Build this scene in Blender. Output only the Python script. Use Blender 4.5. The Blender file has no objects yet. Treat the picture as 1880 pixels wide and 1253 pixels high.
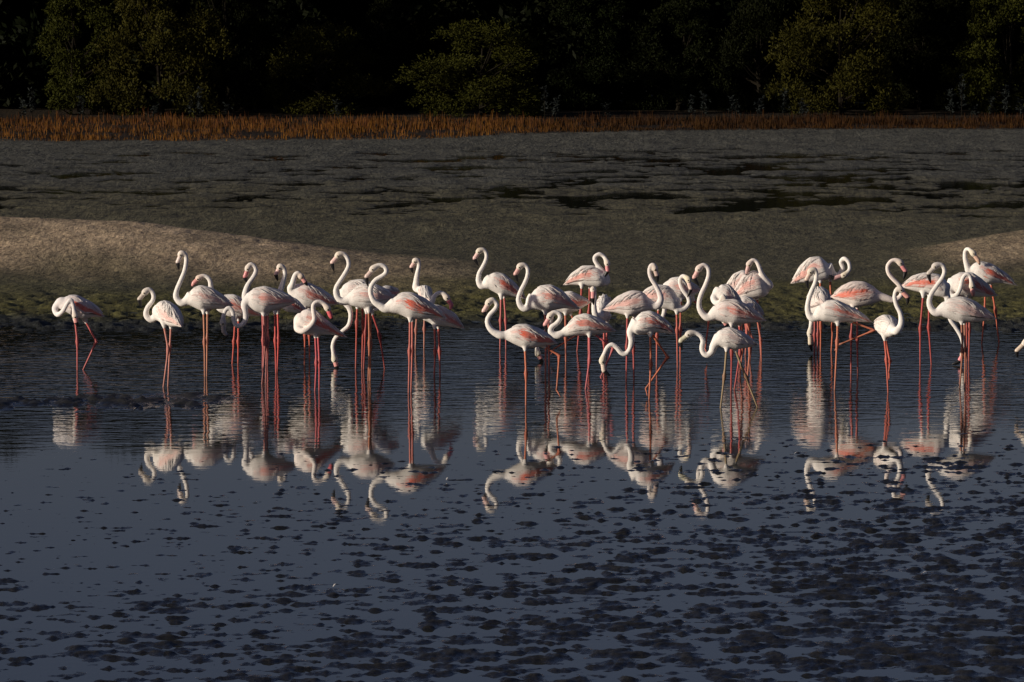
import bpy, math, random
import numpy as np
from mathutils import Vector

# ------------------------------------------------------------------ camera, sky, sun
SC = bpy.context.scene
COL = SC.collection
W_PX, H_PX, F_PX = 1880.0, 1253.0, 8500.0
CAM_H = 4.3
PITCH = math.atan((H_PX / 2) / F_PX)          # horizon lies at the top edge of the frame
cam_d = bpy.data.cameras.new('camera')
cam_d.sensor_width = 36.0
cam_d.lens = 36.0 * F_PX / W_PX
cam_d.clip_start = 1.0
cam_d.clip_end = 6000.0
cam = bpy.data.objects.new('camera', cam_d)
cam.location = (0, 0, CAM_H)
cam.rotation_euler = (math.pi / 2 - PITCH, 0, 0)
COL.objects.link(cam)
SC.camera = cam

SUN_EL = math.radians(13.0)
SUN_AZ = math.radians(180 + 67)               # from the left and behind the camera (0 = +Y, clockwise)
world = bpy.data.worlds.new('World')
SC.world = world
world.use_nodes = True
wn = world.node_tree
sky = wn.nodes.new('ShaderNodeTexSky')
sky.sky_type = 'NISHITA'
sky.sun_disc = False
sky.sun_elevation = SUN_EL
sky.sun_rotation = SUN_AZ
sky.air_density = 1.0
sky.dust_density = 1.6
sky.ozone_density = 1.6
bg = wn.nodes['Background']
bg.inputs['Strength'].default_value = 0.05
tint = wn.nodes.new('ShaderNodeVectorMath'); tint.operation = 'MULTIPLY'   # white balance of the whole sky
tint.inputs[1].default_value = (0.855, 0.775, 1.07)
wn.links.new(sky.outputs[0], tint.inputs[0])
wn.links.new(tint.outputs[0], bg.inputs['Color'])

sun_d = bpy.data.lights.new('sun', 'SUN')
sun_d.energy = 5.0
sun_d.angle = math.radians(0.6)
sun_d.color = (1.0, 0.90, 0.755)
sun = bpy.data.objects.new('sun', sun_d)
to_sun = Vector((math.sin(SUN_AZ) * math.cos(SUN_EL), math.cos(SUN_AZ) * math.cos(SUN_EL), math.sin(SUN_EL)))
sun.rotation_euler = to_sun.to_track_quat('Z', 'Y').to_euler()
COL.objects.link(sun)

SC.view_settings.view_transform = 'Standard'
SC.view_settings.look = 'None'
SC.view_settings.exposure = -0.18
SC.view_settings.gamma = 1.0
SC.view_settings.use_curve_mapping = False
SC.render.engine = 'CYCLES'
SC.cycles.max_bounces = 6

rng = np.random.default_rng(11)
random.seed(5)

# ------------------------------------------------------------------ helpers
def ray(px, py):
    x = (px - W_PX / 2) / F_PX
    y = -(py - H_PX / 2) / F_PX
    c, s = math.cos(PITCH), math.sin(PITCH)
    return np.array([x, c + y * s, -s + y * c])      # camera axis tilted down by PITCH

def on_water(px, py, z=0.0):
    d = ray(px, py)
    return np.array([0, 0, CAM_H]) + d * ((z - CAM_H) / d[2])

def at_depth(px, py, Y):
    d = ray(px, py)
    return np.array([0, 0, CAM_H]) + d * (Y / d[1])

def smooth(t):
    t = np.clip(t, 0, 1)
    return t * t * (3 - 2 * t)

def vnoise(x, y, seed):
    """smooth value noise, about -1..1"""
    r = np.random.default_rng(seed)
    tab = r.random((256, 256)) * 2 - 1
    xi = np.floor(x).astype(int); yi = np.floor(y).astype(int)
    fx = smooth(x - xi); fy = smooth(y - yi)
    a = tab[xi & 255, yi & 255]; b = tab[(xi + 1) & 255, yi & 255]
    c = tab[xi & 255, (yi + 1) & 255]; d = tab[(xi + 1) & 255, (yi + 1) & 255]
    return (a * (1 - fx) + b * fx) * (1 - fy) + (c * (1 - fx) + d * fx) * fy

def fbm(x, y, seed, octv=4, gain=0.5):
    s = 0; a = 1.0; n = 0
    ca, sa = math.cos(0.6), math.sin(0.6)
    for k in range(octv):
        s = s + a * vnoise(x + 17.3 * k, y - 9.1 * k, seed + k)
        n += a; a *= gain
        x, y = (ca * x - sa * y) * 2.03, (sa * x + ca * y) * 2.03
    return s / n

def mesh_obj(name, verts, faces, mats=(), parent=None, smooth_shade=True, cols=None, midx=None):
    me = bpy.data.meshes.new(name)
    me.from_pydata([tuple(v) for v in verts], [], [tuple(f) for f in faces])
    finish_mesh(me, mats, smooth_shade, cols, midx)
    o = bpy.data.objects.new(name, me)
    COL.objects.link(o)
    if parent is not None:
        o.parent = parent
    return o

def finish_mesh(me, mats, smooth_shade, cols, midx):
    for m in mats:
        me.materials.append(m)
    if smooth_shade:
        me.polygons.foreach_set('use_smooth', np.ones(len(me.polygons), dtype=bool))
    if cols is not None:
        ca = me.color_attributes.new('Col', 'FLOAT_COLOR', 'POINT')
        c4 = np.ones((len(me.vertices), 4), dtype=np.float32)
        c4[:, :3] = cols
        ca.data.foreach_set('color', c4.ravel())
    if midx is not None:
        me.polygons.foreach_set('material_index', np.asarray(midx, dtype=np.int32))
    me.update()

def grid_mesh(name, X, Y, Z, mat, cols=None):
    ny, nx = X.shape
    me = bpy.data.meshes.new(name)
    v = np.stack([X, Y, Z], -1).reshape(-1, 3).astype(np.float32)
    idx = np.arange(ny * nx).reshape(ny, nx)
    q = np.stack([idx[:-1, :-1], idx[:-1, 1:], idx[1:, 1:], idx[1:, :-1]], -1).reshape(-1, 4)
    me.vertices.add(len(v)); me.vertices.foreach_set('co', v.ravel())
    me.loops.add(q.size); me.loops.foreach_set('vertex_index', q.ravel().astype(np.int32))
    me.polygons.add(len(q))
    me.polygons.foreach_set('loop_start', (np.arange(len(q)) * 4).astype(np.int32))
    me.polygons.foreach_set('loop_total', np.full(len(q), 4, dtype=np.int32))
    me.update(calc_edges=True)
    finish_mesh(me, [mat], True, None if cols is None else cols.reshape(-1, 3), None)
    o = bpy.data.objects.new(name, me)
    COL.objects.link(o)
    return o

def tag(o, label=None, cat=None, group=None, kind=None):
    if label: o['label'] = label
    if cat: o['category'] = cat
    if group: o['group'] = group
    if kind: o['kind'] = kind
    return o

def empty(name, loc):
    o = bpy.data.objects.new(name, None)
    o.location = loc
    o.empty_display_size = 0.1
    COL.objects.link(o)
    return o

# ------------------------------------------------------------------ materials
def new_mat(name):
    m = bpy.data.materials.new(name)
    m.use_nodes = True
    return m, m.node_tree, m.node_tree.nodes['Principled BSDF']

def noise_node(nt, scale, detail=4, rough=0.6, vec=None):
    n = nt.nodes.new('ShaderNodeTexNoise')
    n.inputs['Scale'].default_value = scale
    n.inputs['Detail'].default_value = detail
    n.inputs['Roughness'].default_value = rough
    if vec is not None:
        nt.links.new(vec, n.inputs['Vector'])
    return n

def pos_node(nt, scale=(1, 1, 1), obj=False):
    m = nt.nodes.new('ShaderNodeMapping')
    m.inputs['Scale'].default_value = scale
    if obj:
        t = nt.nodes.new('ShaderNodeTexCoord'); nt.links.new(t.outputs['Object'], m.inputs['Vector'])
    else:
        g = nt.nodes.new('ShaderNodeNewGeometry'); nt.links.new(g.outputs['Position'], m.inputs['Vector'])
    return m.outputs['Vector']

def mul_color(nt, a, fac_socket, lo, hi):
    """colour a times a value that runs lo..hi with fac"""
    mr = nt.nodes.new('ShaderNodeMapRange')
    mr.inputs['From Min'].default_value = 0.3; mr.inputs['From Max'].default_value = 0.7
    mr.inputs['To Min'].default_value = lo; mr.inputs['To Max'].default_value = hi
    nt.links.new(fac_socket, mr.inputs['Value'])
    mx = nt.nodes.new('ShaderNodeVectorMath'); mx.operation = 'SCALE'
    nt.links.new(a, mx.inputs[0]); nt.links.new(mr.outputs[0], mx.inputs['Scale'])
    return mx.outputs[0]

def mat_ground(name, bump_scale, bump_dist, rough=0.75, spec=0.3, lo=0.35, hi=1.8, wet=False, ay=0.3):
    m, nt, p = new_mat(name)
    a = nt.nodes.new('ShaderNodeAttribute'); a.attribute_name = 'Col'
    v = pos_node(nt, (1, ay, 1))
    n1 = noise_node(nt, bump_scale, 6, 0.7, v)
    n4 = noise_node(nt, bump_scale * 0.9, 3, 0.7, pos_node(nt, (1, ay * 1.3, 2)))
    n2 = noise_node(nt, bump_scale * 0.13, 4, 0.6, v)
    c = mul_color(nt, a.outputs['Color'], n1.outputs['Fac'], lo, hi)
    c = mul_color(nt, c, n2.outputs['Fac'], 0.7, 1.35)
    sp = nt.nodes.new('ShaderNodeMapRange'); sp.interpolation_type = 'SMOOTHSTEP'      # dark specks of weed and wet clods
    sp.inputs['From Min'].default_value = 0.56; sp.inputs['From Max'].default_value = 0.66
    sp.inputs['To Min'].default_value = 1.0; sp.inputs['To Max'].default_value = 0.4
    nt.links.new(n4.outputs['Fac'], sp.inputs['Value'])
    vs = nt.nodes.new('ShaderNodeVectorMath'); vs.operation = 'SCALE'
    nt.links.new(c, vs.inputs[0]); nt.links.new(sp.outputs[0], vs.inputs['Scale'])
    nt.links.new(vs.outputs[0], p.inputs['Base Color'])
    b = nt.nodes.new('ShaderNodeBump')
    b.inputs['Strength'].default_value = 1.0
    b.inputs['Distance'].default_value = bump_dist * (0.5 if wet else 1.0)
    nt.links.new(n1.outputs['Fac'], b.inputs['Height'])
    nt.links.new(b.outputs[0], p.inputs['Normal'])
    p.inputs['Roughness'].default_value = rough
    if wet:      # mud is glossy where the water has just left it
        g = nt.nodes.new('ShaderNodeNewGeometry'); sx = nt.nodes.new('ShaderNodeSeparateXYZ'); nt.links.new(g.outputs['Position'], sx.inputs[0])
        mr = nt.nodes.new('ShaderNodeMapRange'); mr.inputs['From Min'].default_value = 0.003; mr.inputs['From Max'].default_value = 0.020
        mr.inputs['To Min'].default_value = 0.12; mr.inputs['To Max'].default_value = rough
        nt.links.new(sx.outputs['Z'], mr.inputs['Value']); nt.links.new(mr.outputs[0], p.inputs['Roughness'])
    p.inputs['Specular IOR Level'].default_value = spec
    return m

def mat_water():
    m, nt, p = new_mat('shallow_water')
    p.inputs['Base Color'].default_value = (0.022, 0.023, 0.018, 1)
    p.inputs['Roughness'].default_value = 0.02
    p.inputs['IOR'].default_value = 1.33
    v1 = pos_node(nt, (2.3, 4.4, 1.0))
    v2 = pos_node(nt, (6.5, 12.0, 1.0))
    v3 = pos_node(nt, (0.35, 0.30, 1.0))
    n1 = noise_node(nt, 1.0, 2, 0.5, v1)
    n2 = noise_node(nt, 1.0, 2, 0.5, v2)
    n3 = noise_node(nt, 1.0, 2, 0.5, v3)
    ad = nt.nodes.new('ShaderNodeMath'); ad.operation = 'MULTIPLY_ADD'
    nt.links.new(n2.outputs['Fac'], ad.inputs[0]); ad.inputs[1].default_value = 0.38
    nt.links.new(n1.outputs['Fac'], ad.inputs[2])
    # the breeze ruffles the open water, the shallows in front lie still
    g = nt.nodes.new('ShaderNodeNewGeometry')
    sx = nt.nodes.new('ShaderNodeSeparateXYZ'); nt.links.new(g.outputs['Position'], sx.inputs[0])
    yy = nt.nodes.new('ShaderNodeMath'); yy.operation = 'MULTIPLY_ADD'
    nt.links.new(n3.outputs['Fac'], yy.inputs[0]); yy.inputs[1].default_value = 5.0
    nt.links.new(sx.outputs['Y'], yy.inputs[2])
    mr = nt.nodes.new('ShaderNodeMapRange'); mr.interpolation_type = 'SMOOTHSTEP'
    mr.inputs['From Min'].default_value = 46.0; mr.inputs['From Max'].default_value = 53.5
    mr.inputs['To Min'].default_value = 0.028; mr.inputs['To Max'].default_value = 0.66
    nt.links.new(yy.outputs[0], mr.inputs['Value'])
    b = nt.nodes.new('ShaderNodeBump')
    b.inputs['Distance'].default_value = 0.012
    m2 = nt.nodes.new('ShaderNodeMapRange'); m2.interpolation_type = 'SMOOTHSTEP'     # calm again in the lee of the bank
    m2.inputs['From Min'].default_value = 54.5; m2.inputs['From Max'].default_value = 59.5
    m2.inputs['To Min'].default_value = 1.0; m2.inputs['To Max'].default_value = 0.6
    nt.links.new(sx.outputs['Y'], m2.inputs['Value'])
    mm = nt.nodes.new('ShaderNodeMath'); mm.operation = 'MULTIPLY'
    nt.links.new(mr.outputs[0], mm.inputs[0]); nt.links.new(m2.outputs[0], mm.inputs[1])
    nt.links.new(mm.outputs[0], b.inputs['Strength'])
    nt.links.new(ad.outputs[0], b.inputs['Height'])
    nt.links.new(b.outputs[0], p.inputs['Normal'])
    return m

def mat_plumage():
    m, nt, p = new_mat('plumage')
    a = nt.nodes.new('ShaderNodeAttribute'); a.attribute_name = 'Col'
    v = pos_node(nt, (1, 1, 1))
    n = noise_node(nt, 60, 3, 0.6, v)
    c = mul_color(nt, a.outputs['Color'], n.outputs['Fac'], 0.9, 1.06)
    nt.links.new(c, p.inputs['Base Color'])
    b = nt.nodes.new('ShaderNodeBump'); b.inputs['Strength'].default_value = 0.5; b.inputs['Distance'].default_value = 0.004
    nt.links.new(n.outputs['Fac'], b.inputs['Height']); nt.links.new(b.outputs[0], p.inputs['Normal'])
    p.inputs['Roughness'].default_value = 0.85
    p.inputs['Specular IOR Level'].default_value = 0.15
    return m

def mat_attr(name, rough, spec=0.4, noise=30, lo=0.85, hi=1.12):
    m, nt, p = new_mat(name)
    a = nt.nodes.new('ShaderNodeAttribute'); a.attribute_name = 'Col'
    n = noise_node(nt, noise, 3, 0.6, pos_node(nt))
    c = mul_color(nt, a.outputs['Color'], n.outputs['Fac'], lo, hi)
    nt.links.new(c, p.inputs['Base Color'])
    p.inputs['Roughness'].default_value = rough
    p.inputs['Specular IOR Level'].default_value = spec
    return m

def mat_leaf(name, base, rough=0.6):
    m, nt, p = new_mat(name)
    oi = nt.nodes.new('ShaderNodeObjectInfo')
    n = noise_node(nt, 1.1, 3, 0.6, pos_node(nt, obj=True))
    rgb = nt.nodes.new('ShaderNodeRGB'); rgb.outputs[0].default_value = (*base, 1)
    c = mul_color(nt, rgb.outputs[0], n.outputs['Fac'], 0.6, 1.5)
    hs = nt.nodes.new('ShaderNodeHueSaturation')
    mr = nt.nodes.new('ShaderNodeMapRange')
    mr.inputs['To Min'].default_value = 0.475; mr.inputs['To Max'].default_value = 0.52
    nt.links.new(oi.outputs['Random'], mr.inputs['Value'])
    nt.links.new(mr.outputs[0], hs.inputs['Hue'])
    nt.links.new(c, hs.inputs['Color'])
    nt.links.new(hs.outputs[0], p.inputs['Base Color'])
    p.inputs['Roughness'].default_value = rough
    p.inputs['Specular IOR Level'].default_value = 0.03
    return m

M_NEAR = mat_ground('wet_mud', 45, 0.012, 0.62, 0.4, .4, 1.9, True, .6)
M_SHORE = mat_ground('shore_mud', 16, 0.04, 0.8, 0.2, .3, 1.9, False, .35)
M_FLAT = mat_ground('mud_flat', 11, 0.07, 0.8, 0.2, .25, 2.0, False, .2)
M_WATER = mat_water()
M_PLUME = mat_plumage()
M_SKIN = mat_attr('leg_skin', 0.55, 0.4, 60)
M_BEAK = mat_attr('beak_horn', 0.4, 0.5, 80)
M_EYE = mat_attr('eye', 0.15, 0.5)
M_GRASS = mat_attr('dry_grass', 0.8, 0.1, 4, 0.7, 1.3)
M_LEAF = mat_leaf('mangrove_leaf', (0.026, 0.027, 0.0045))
M_LEAF_SHADE = mat_leaf('mangrove_leaf_painted_shade', (0.0065, 0.0080, 0.0022))  # same leaf, shade painted into the colour for unlit front trees
M_LEAF_DEEP_SHADE = mat_leaf('mangrove_leaf_painted_deep_shade', (0.0045, 0.0058, 0.0020))  # same leaf again, deep shade of the back rows painted into the colour
M_SHOOT = mat_leaf('pale_shoot_leaf', (0.016, 0.019, 0.018))
M_BARK = mat_leaf('bark', (0.012, 0.010, 0.007), 0.9)

# ------------------------------------------------------------------ ground
def crest_left(x):
    xs = [-14, -8.6, -6.3, -4.0, -2.15, -0.7, 0.6]
    zs = [0.62, 0.58, 0.52, 0.29, 0.12, 0.06, 0.0]
    return np.interp(x, xs, zs), np.interp(x, xs, [79, 78, 77.5, 76, 74.5, 73.5, 73])

def crest_right(x):
    xs = [5.6, 6.6, 7.4, 8.6, 11.0, 14]
    zs = [0.0, 0.07, 0.19, 0.34, 0.50, 0.6]
    return np.interp(x, xs, zs), np.interp(x, xs, [76, 76.5, 77, 78, 79, 79])

def sand_mask(X, Y):
    zl, yl = crest_left(X)
    zr, yr = crest_right(X)
    wob = 0.9 * fbm(X * 0.6, Y * 0.4, 61, 3)
    def prof(z, yc):
        up = smooth((Y - (yc - 8.5)) / 8.5)
        dn = smooth(((yc + 5.0) - Y) / 5.0)
        return np.where(Y < yc, up, dn) * z
    hl, hr = prof(zl, yl), prof(zr, yr)
    ml = smooth((zl - 0.02) / 0.10) * smooth((Y + wob - (yl - 8.5)) / 6.0) * smooth((yl + 1.6 - Y + wob * 0.4) / 2.0)
    mr = smooth((zr - 0.03) / 0.20) * smooth((Y + wob - (yr - 8.0)) / 6.0) * smooth((yr + 1.2 - Y) / 1.0)
    return hl + hr, np.clip(ml * (1 - .45 * smooth((X + 4) / 3.5)) + 0.6 * mr, 0, 1)

def ground_z(X, Y):
    """height of mud and sand above the water level"""
    # near: clods that break the surface
    n = 1.25 * fbm(X / 0.145, Y / 0.105, 3, 4, 0.60)
    n2 = fbm(X / 1.3, Y / 0.8, 23, 3)
    s = (46.5 - Y) / 17.5                                   # 0 far .. 1 near
    xr = X / (0.111 * Y)                                    # -1 .. 1 across the view at that distance
    dens = np.interp(s, [-.1, 0, .15, .3, .6, 1.0, 1.3], [-1.1, -.78, -.52, -.39, -.19, -.03, 0]) + xr * np.interp(s, [0, .15, .6, 1], [.05, .18, .22, .12])
    zn = 0.046 * (n + 0.12 * n2 + dens)
    zn = np.where(Y > 46.5, -0.06, zn)
    zp = np.maximum(zn, 0)
    zn = np.where(zn > 0, 0.028 * (1 - np.exp(-(zp / 0.022) ** 1.7)), zn)
    # a shoal on the left where the nearest birds wade
    sh = np.exp(-((Y - 49.3 - 0.15 * (X + 5)) / 1.5) ** 2) * smooth((-2.0 - X) / 1.6)
    zs = 0.090 * sh - 0.076 + (0.010 + 0.075 * sh) * fbm(X / 0.16, Y / 0.26, 77, 4, 0.62)
    zn = np.maximum(zn, np.where((Y > 46) & (Y < 53), zs, -0.2))
    # the far shore
    edge = 59.6 + 0.5 * fbm(X / 2.5, Y * 0, 31, 3)
    d = Y - edge
    clod = fbm(X / 0.17, Y / 0.30, 41, 4, 0.62)
    zf = 0.055 * smooth(d / 1.0) - 0.05 + 0.055 * smooth((d - 1) / 9.0)
    zf = zf + (0.085 * smooth((d + 0.5) / 1.0) * smooth((10 - d) / 8.0) + 0.022 * smooth((d - 3) / 4)) * clod
    hs, _ = sand_mask(X, Y)
    zf = zf + hs + 0.012 * hs * fbm(X / 0.5, Y / 0.5, 51, 3)
    # pools on the mud flat
    pool = fbm(X / 1.3, Y / 1.5, 91, 4, 0.62)
    pz = smooth((Y - 84) / 14) * smooth((141 - Y) / 12)
    lr = 0.55 + 0.45 * smooth((X + 6) / 12)
    zf = zf + pz * np.minimum(0.10 * pool - 0.062 + 0.04 * (1 - lr), -0.042 + 0.012 * pool) + smooth((Y - 76) / 16) * 0.040 * fbm(X / 0.30, Y / 0.6, 93, 4, .62)
    zf = zf + 0.10 * smooth((Y - 138) / 10) + 0.25 * smooth((Y - 150) / 20)
    return np.where(Y > 55, zf, zn)

def ground_col(X, Y, Z):
    def c(*v): return np.array(v)
    out = np.zeros(X.shape + (3,))
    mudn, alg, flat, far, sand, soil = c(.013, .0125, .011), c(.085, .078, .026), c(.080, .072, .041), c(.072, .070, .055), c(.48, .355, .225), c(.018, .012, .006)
    wet = c(.026, .028, .026)
    def mix(a, b, t): return a * (1 - t[..., None]) + b * t[..., None]
    edge = 59.6
    n = fbm(X / 2.2, Y / 3.0, 101, 4)
    out = out + mudn
    out = mix(out, wet + 0 * out, smooth((Y - 55) / 2))
    out = mix(out, alg + 0 * out, smooth((Y + 1.5 * n - 61.0) / 2.5))
    out = mix(out, flat * 1.0 + 0 * out, smooth((Y + 3.5 * n - 66.0) / 6.0))
    out = mix(out, flat + 0 * out, smooth((Y + 3 * n - 74.0) / 14.0))
    out = mix(out, far + 0 * out, smooth((Y + 8 * n - 98.0) / 16.0))
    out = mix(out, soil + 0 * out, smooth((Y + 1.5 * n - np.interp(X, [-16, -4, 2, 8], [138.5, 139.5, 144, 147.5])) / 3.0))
    _, sm = sand_mask(X, Y)
    out = mix(out, sand + 0 * out, np.clip(sm * (0.80 + 0.25 * np.clip(n * 2, -1, 1) + 0.25 * fbm(X / .5, Y / 1.6, 111, 3)), 0, 1))
    wetf = smooth((0.012 - Z) / 0.02) * smooth((Y - 80) / 5)
    out = mix(out, 0.35 * far + 0 * out, wetf)
    return out

def ground_patch(name, x0, x1, dx, y0, y1, dy, mat):
    xs = np.linspace(x0, x1, int((x1 - x0) / dx) + 1); ys = np.linspace(y0, y1, int((y1 - y0) / dy) + 1)
    X, Y = np.meshgrid(xs, ys)
    Z = ground_z(X, Y)
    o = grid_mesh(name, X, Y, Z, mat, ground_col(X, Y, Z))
    return tag(o, kind='structure')

ground_patch('mud_bed', -6.4, 6.4, 0.0195, 26.0, 46.8, 0.041, M_NEAR)
ground_patch('lagoon_bed', -9, 9, 0.04, 46.81, 55.0, 0.06, M_NEAR)
ground_patch('shore', -12, 12, 0.045, 55.01, 82.0, 0.085, M_SHORE)
ground_patch('mud_flat', -22, 22, 0.11, 82.01, 152.0, 0.17, M_FLAT)
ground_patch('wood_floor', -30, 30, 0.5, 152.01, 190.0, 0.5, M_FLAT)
# everything beyond, to the horizon, and the lagoon's sides
gx = np.array([-3000, -300, -30.0, 30.0, 300, 3000]); gy = np.array([-200, 25, 82, 175.0, 600, 4000])
X, Y = np.meshgrid(gx, gy)
Z = np.where(Y > 170, 0.2, -0.4) * np.ones_like(X)
tag(grid_mesh('ground', X, Y, Z, M_FLAT, np.ones(X.shape + (3,)) * np.array([.07, .06, .045])), kind='structure')
wx = np.linspace(-140, 140, 29); wy = np.linspace(-60, 176, 25)
X, Y = np.meshgrid(wx, wy)
tag(grid_mesh('lagoon_water', X, Y, 0 * X, M_WATER), kind='structure')

# ------------------------------------------------------------------ flamingos
def catmull(P, n_per):
    P = np.asarray(P, float)
    if len(P) < 3:
        t = np.linspace(0, 1, n_per * (len(P) - 1) + 1)[:, None]
        return P[0] * (1 - t) + P[-1] * t
    Q = np.vstack([2 * P[0] - P[1], P, 2 * P[-1] - P[-2]])
    out = []
    for i in range(1, len(Q) - 2):
        for k in range(n_per):
            t = k / n_per
            out.append(0.5 * ((2 * Q[i]) + (-Q[i - 1] + Q[i + 1]) * t + (2 * Q[i - 1] - 5 * Q[i] + 4 * Q[i + 1] - Q[i + 2]) * t * t
                              + (-Q[i - 1] + 3 * Q[i] - 3 * Q[i + 1] + Q[i + 2]) * t ** 3))
    out.append(P[-1])
    return np.array(out)

def tube(path, rad, ns=10, flat=1.0, v0=0):
    """closed tube; flat scales it sideways (along the depth axis). returns verts, faces"""
    path = np.asarray(path, float)
    T = np.gradient(path, axis=0)
    T /= np.linalg.norm(T, axis=1)[:, None] + 1e-9
    V, F = [], []
    N = np.array([0, 1.0, 0.02])
    for i, p in enumerate(path):
        t = T[i]
        nn = N - t * np.dot(N, t)
        if np.linalg.norm(nn) < 0.25:
            nn = np.array([1.0, 0, 0]) - t * t[0]
        nn /= np.linalg.norm(nn)
        bb = np.cross(t, nn)
        for k in range(ns):
            a = 2 * math.pi * k / ns
            V.append(p + rad[i] * (flat * math.cos(a) * nn + math.sin(a) * bb))
    n = len(path)
    for i in range(n - 1):
        for k in range(ns):
            a, b = i * ns + k, i * ns + (k + 1) % ns
            F.append((v0 + a, v0 + b, v0 + b + ns, v0 + a + ns))
    V.append(path[0] - T[0] * rad[0] * 0.4); V.append(path[-1] + T[-1] * rad[-1] * 0.4)
    c0, c1 = v0 + n * ns, v0 + n * ns + 1
    for k in range(ns):
        F.append((c0, v0 + (k + 1) % ns, v0 + k))
        F.append((c1, v0 + (n - 1) * ns + k, v0 + (n - 1) * ns + (k + 1) % ns))
    return V, F

class Body:
    """teardrop trunk lofted between the traced back line and belly line"""
    def __init__(s, front, tail, top, bot, y0, y1, wfac):
        ax = tail - front
        L = np.linalg.norm(ax); ax = ax / L
        up = np.array([-ax[1], ax[0]])
        if up[1] < 0: up = -up
        n = 64
        u = np.linspace(0, 1, n)
        def line(pts, sg):
            q = sorted([((p - front) @ ax / L, (p - front) @ up) for p in pts])
            q = [(a, b) for a, b in q if 0.015 < a < 0.97]
            uu = [0.0] + [a for a, b in q] + [1.0]; vv = [sg * 0.036] + [b for a, b in q] + [0.0]
            r = np.interp(u, uu, vv)
            k = np.exp(-np.linspace(-2, 2, 9) ** 2); k /= k.sum()
            return np.convolve(np.pad(r, 4, mode='edge'), k, 'valid')
        vt, vb = line(top, 1), line(bot, -1)
        h = np.maximum((vt - vb) / 2, 0.004)
        h[:4] *= np.array([.45, .75, .9, .97])
        h[-6:] *= np.linspace(1, 0.55, 6)
        c = (vt + vb) / 2
        c2 = front[None, :] + u[:, None] * L * ax + c[:, None] * up
        s.C = np.stack([c2[:, 0], y0 + (y1 - y0) * u, c2[:, 1]], -1)
        s.ax3 = np.array([ax[0] * L, y1 - y0, ax[1] * L]); s.L = np.linalg.norm(s.ax3); s.ax3 /= s.L
        w = np.cross(s.ax3, np.array([0, 0, 1.0])); s.W = w / np.linalg.norm(w)
        s.V = np.cross(s.W, s.ax3)
        s.h = h
        s.w = np.minimum(h * wfac, 0.135)
        s.w = np.maximum(s.w, 0.010)
        s.u = u
    def at(s, u, phi, side, off=0.0):
        """point on the surface; phi 0 = back, pi/2 = flank"""
        f = min(max(u, 0.0), 1.0) * 63
        i = min(int(f), 62); f -= i
        C = s.C[i] * (1 - f) + s.C[i + 1] * f
        h = s.h[i] * (1 - f) + s.h[i + 1] * f; w = s.w[i] * (1 - f) + s.w[i + 1] * f
        d = s.V * math.cos(phi) + s.W * side * math.sin(phi)
        return C + s.V * math.cos(phi) * h + s.W * side * math.sin(phi) * w + d * off + s.ax3 * max(0.0, u - 1) * s.L
    def mesh(s, ns=20):
        V, F = [], []
        n = 64
        for i in range(n):
            for k in range(ns):
                a = 2 * math.pi * k / ns
                V.append(s.C[i] + s.V * math.cos(a) * s.h[i] + s.W * math.sin(a) * s.w[i])
        for i in range(n - 1):
            for k in range(ns):
                a, b = i * ns + k, i * ns + (k + 1) % ns
                F.append((a, b, b + ns, a + ns))
        V.append(s.C[0] - s.ax3 * 0.004); V.append(s.C[-1] + s.ax3 * 0.004)
        for k in range(ns):
            F.append((n * ns, (k + 1) % ns, k))
            F.append((n * ns + 1, (n - 1) * ns + k, (n - 1) * ns + (k + 1) % ns))
        return V, F

WHITE = np.array([.86, .81, .755])
def lerp(a, b, t): return np.asarray(a) * (1 - t) + np.asarray(b) * t

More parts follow.
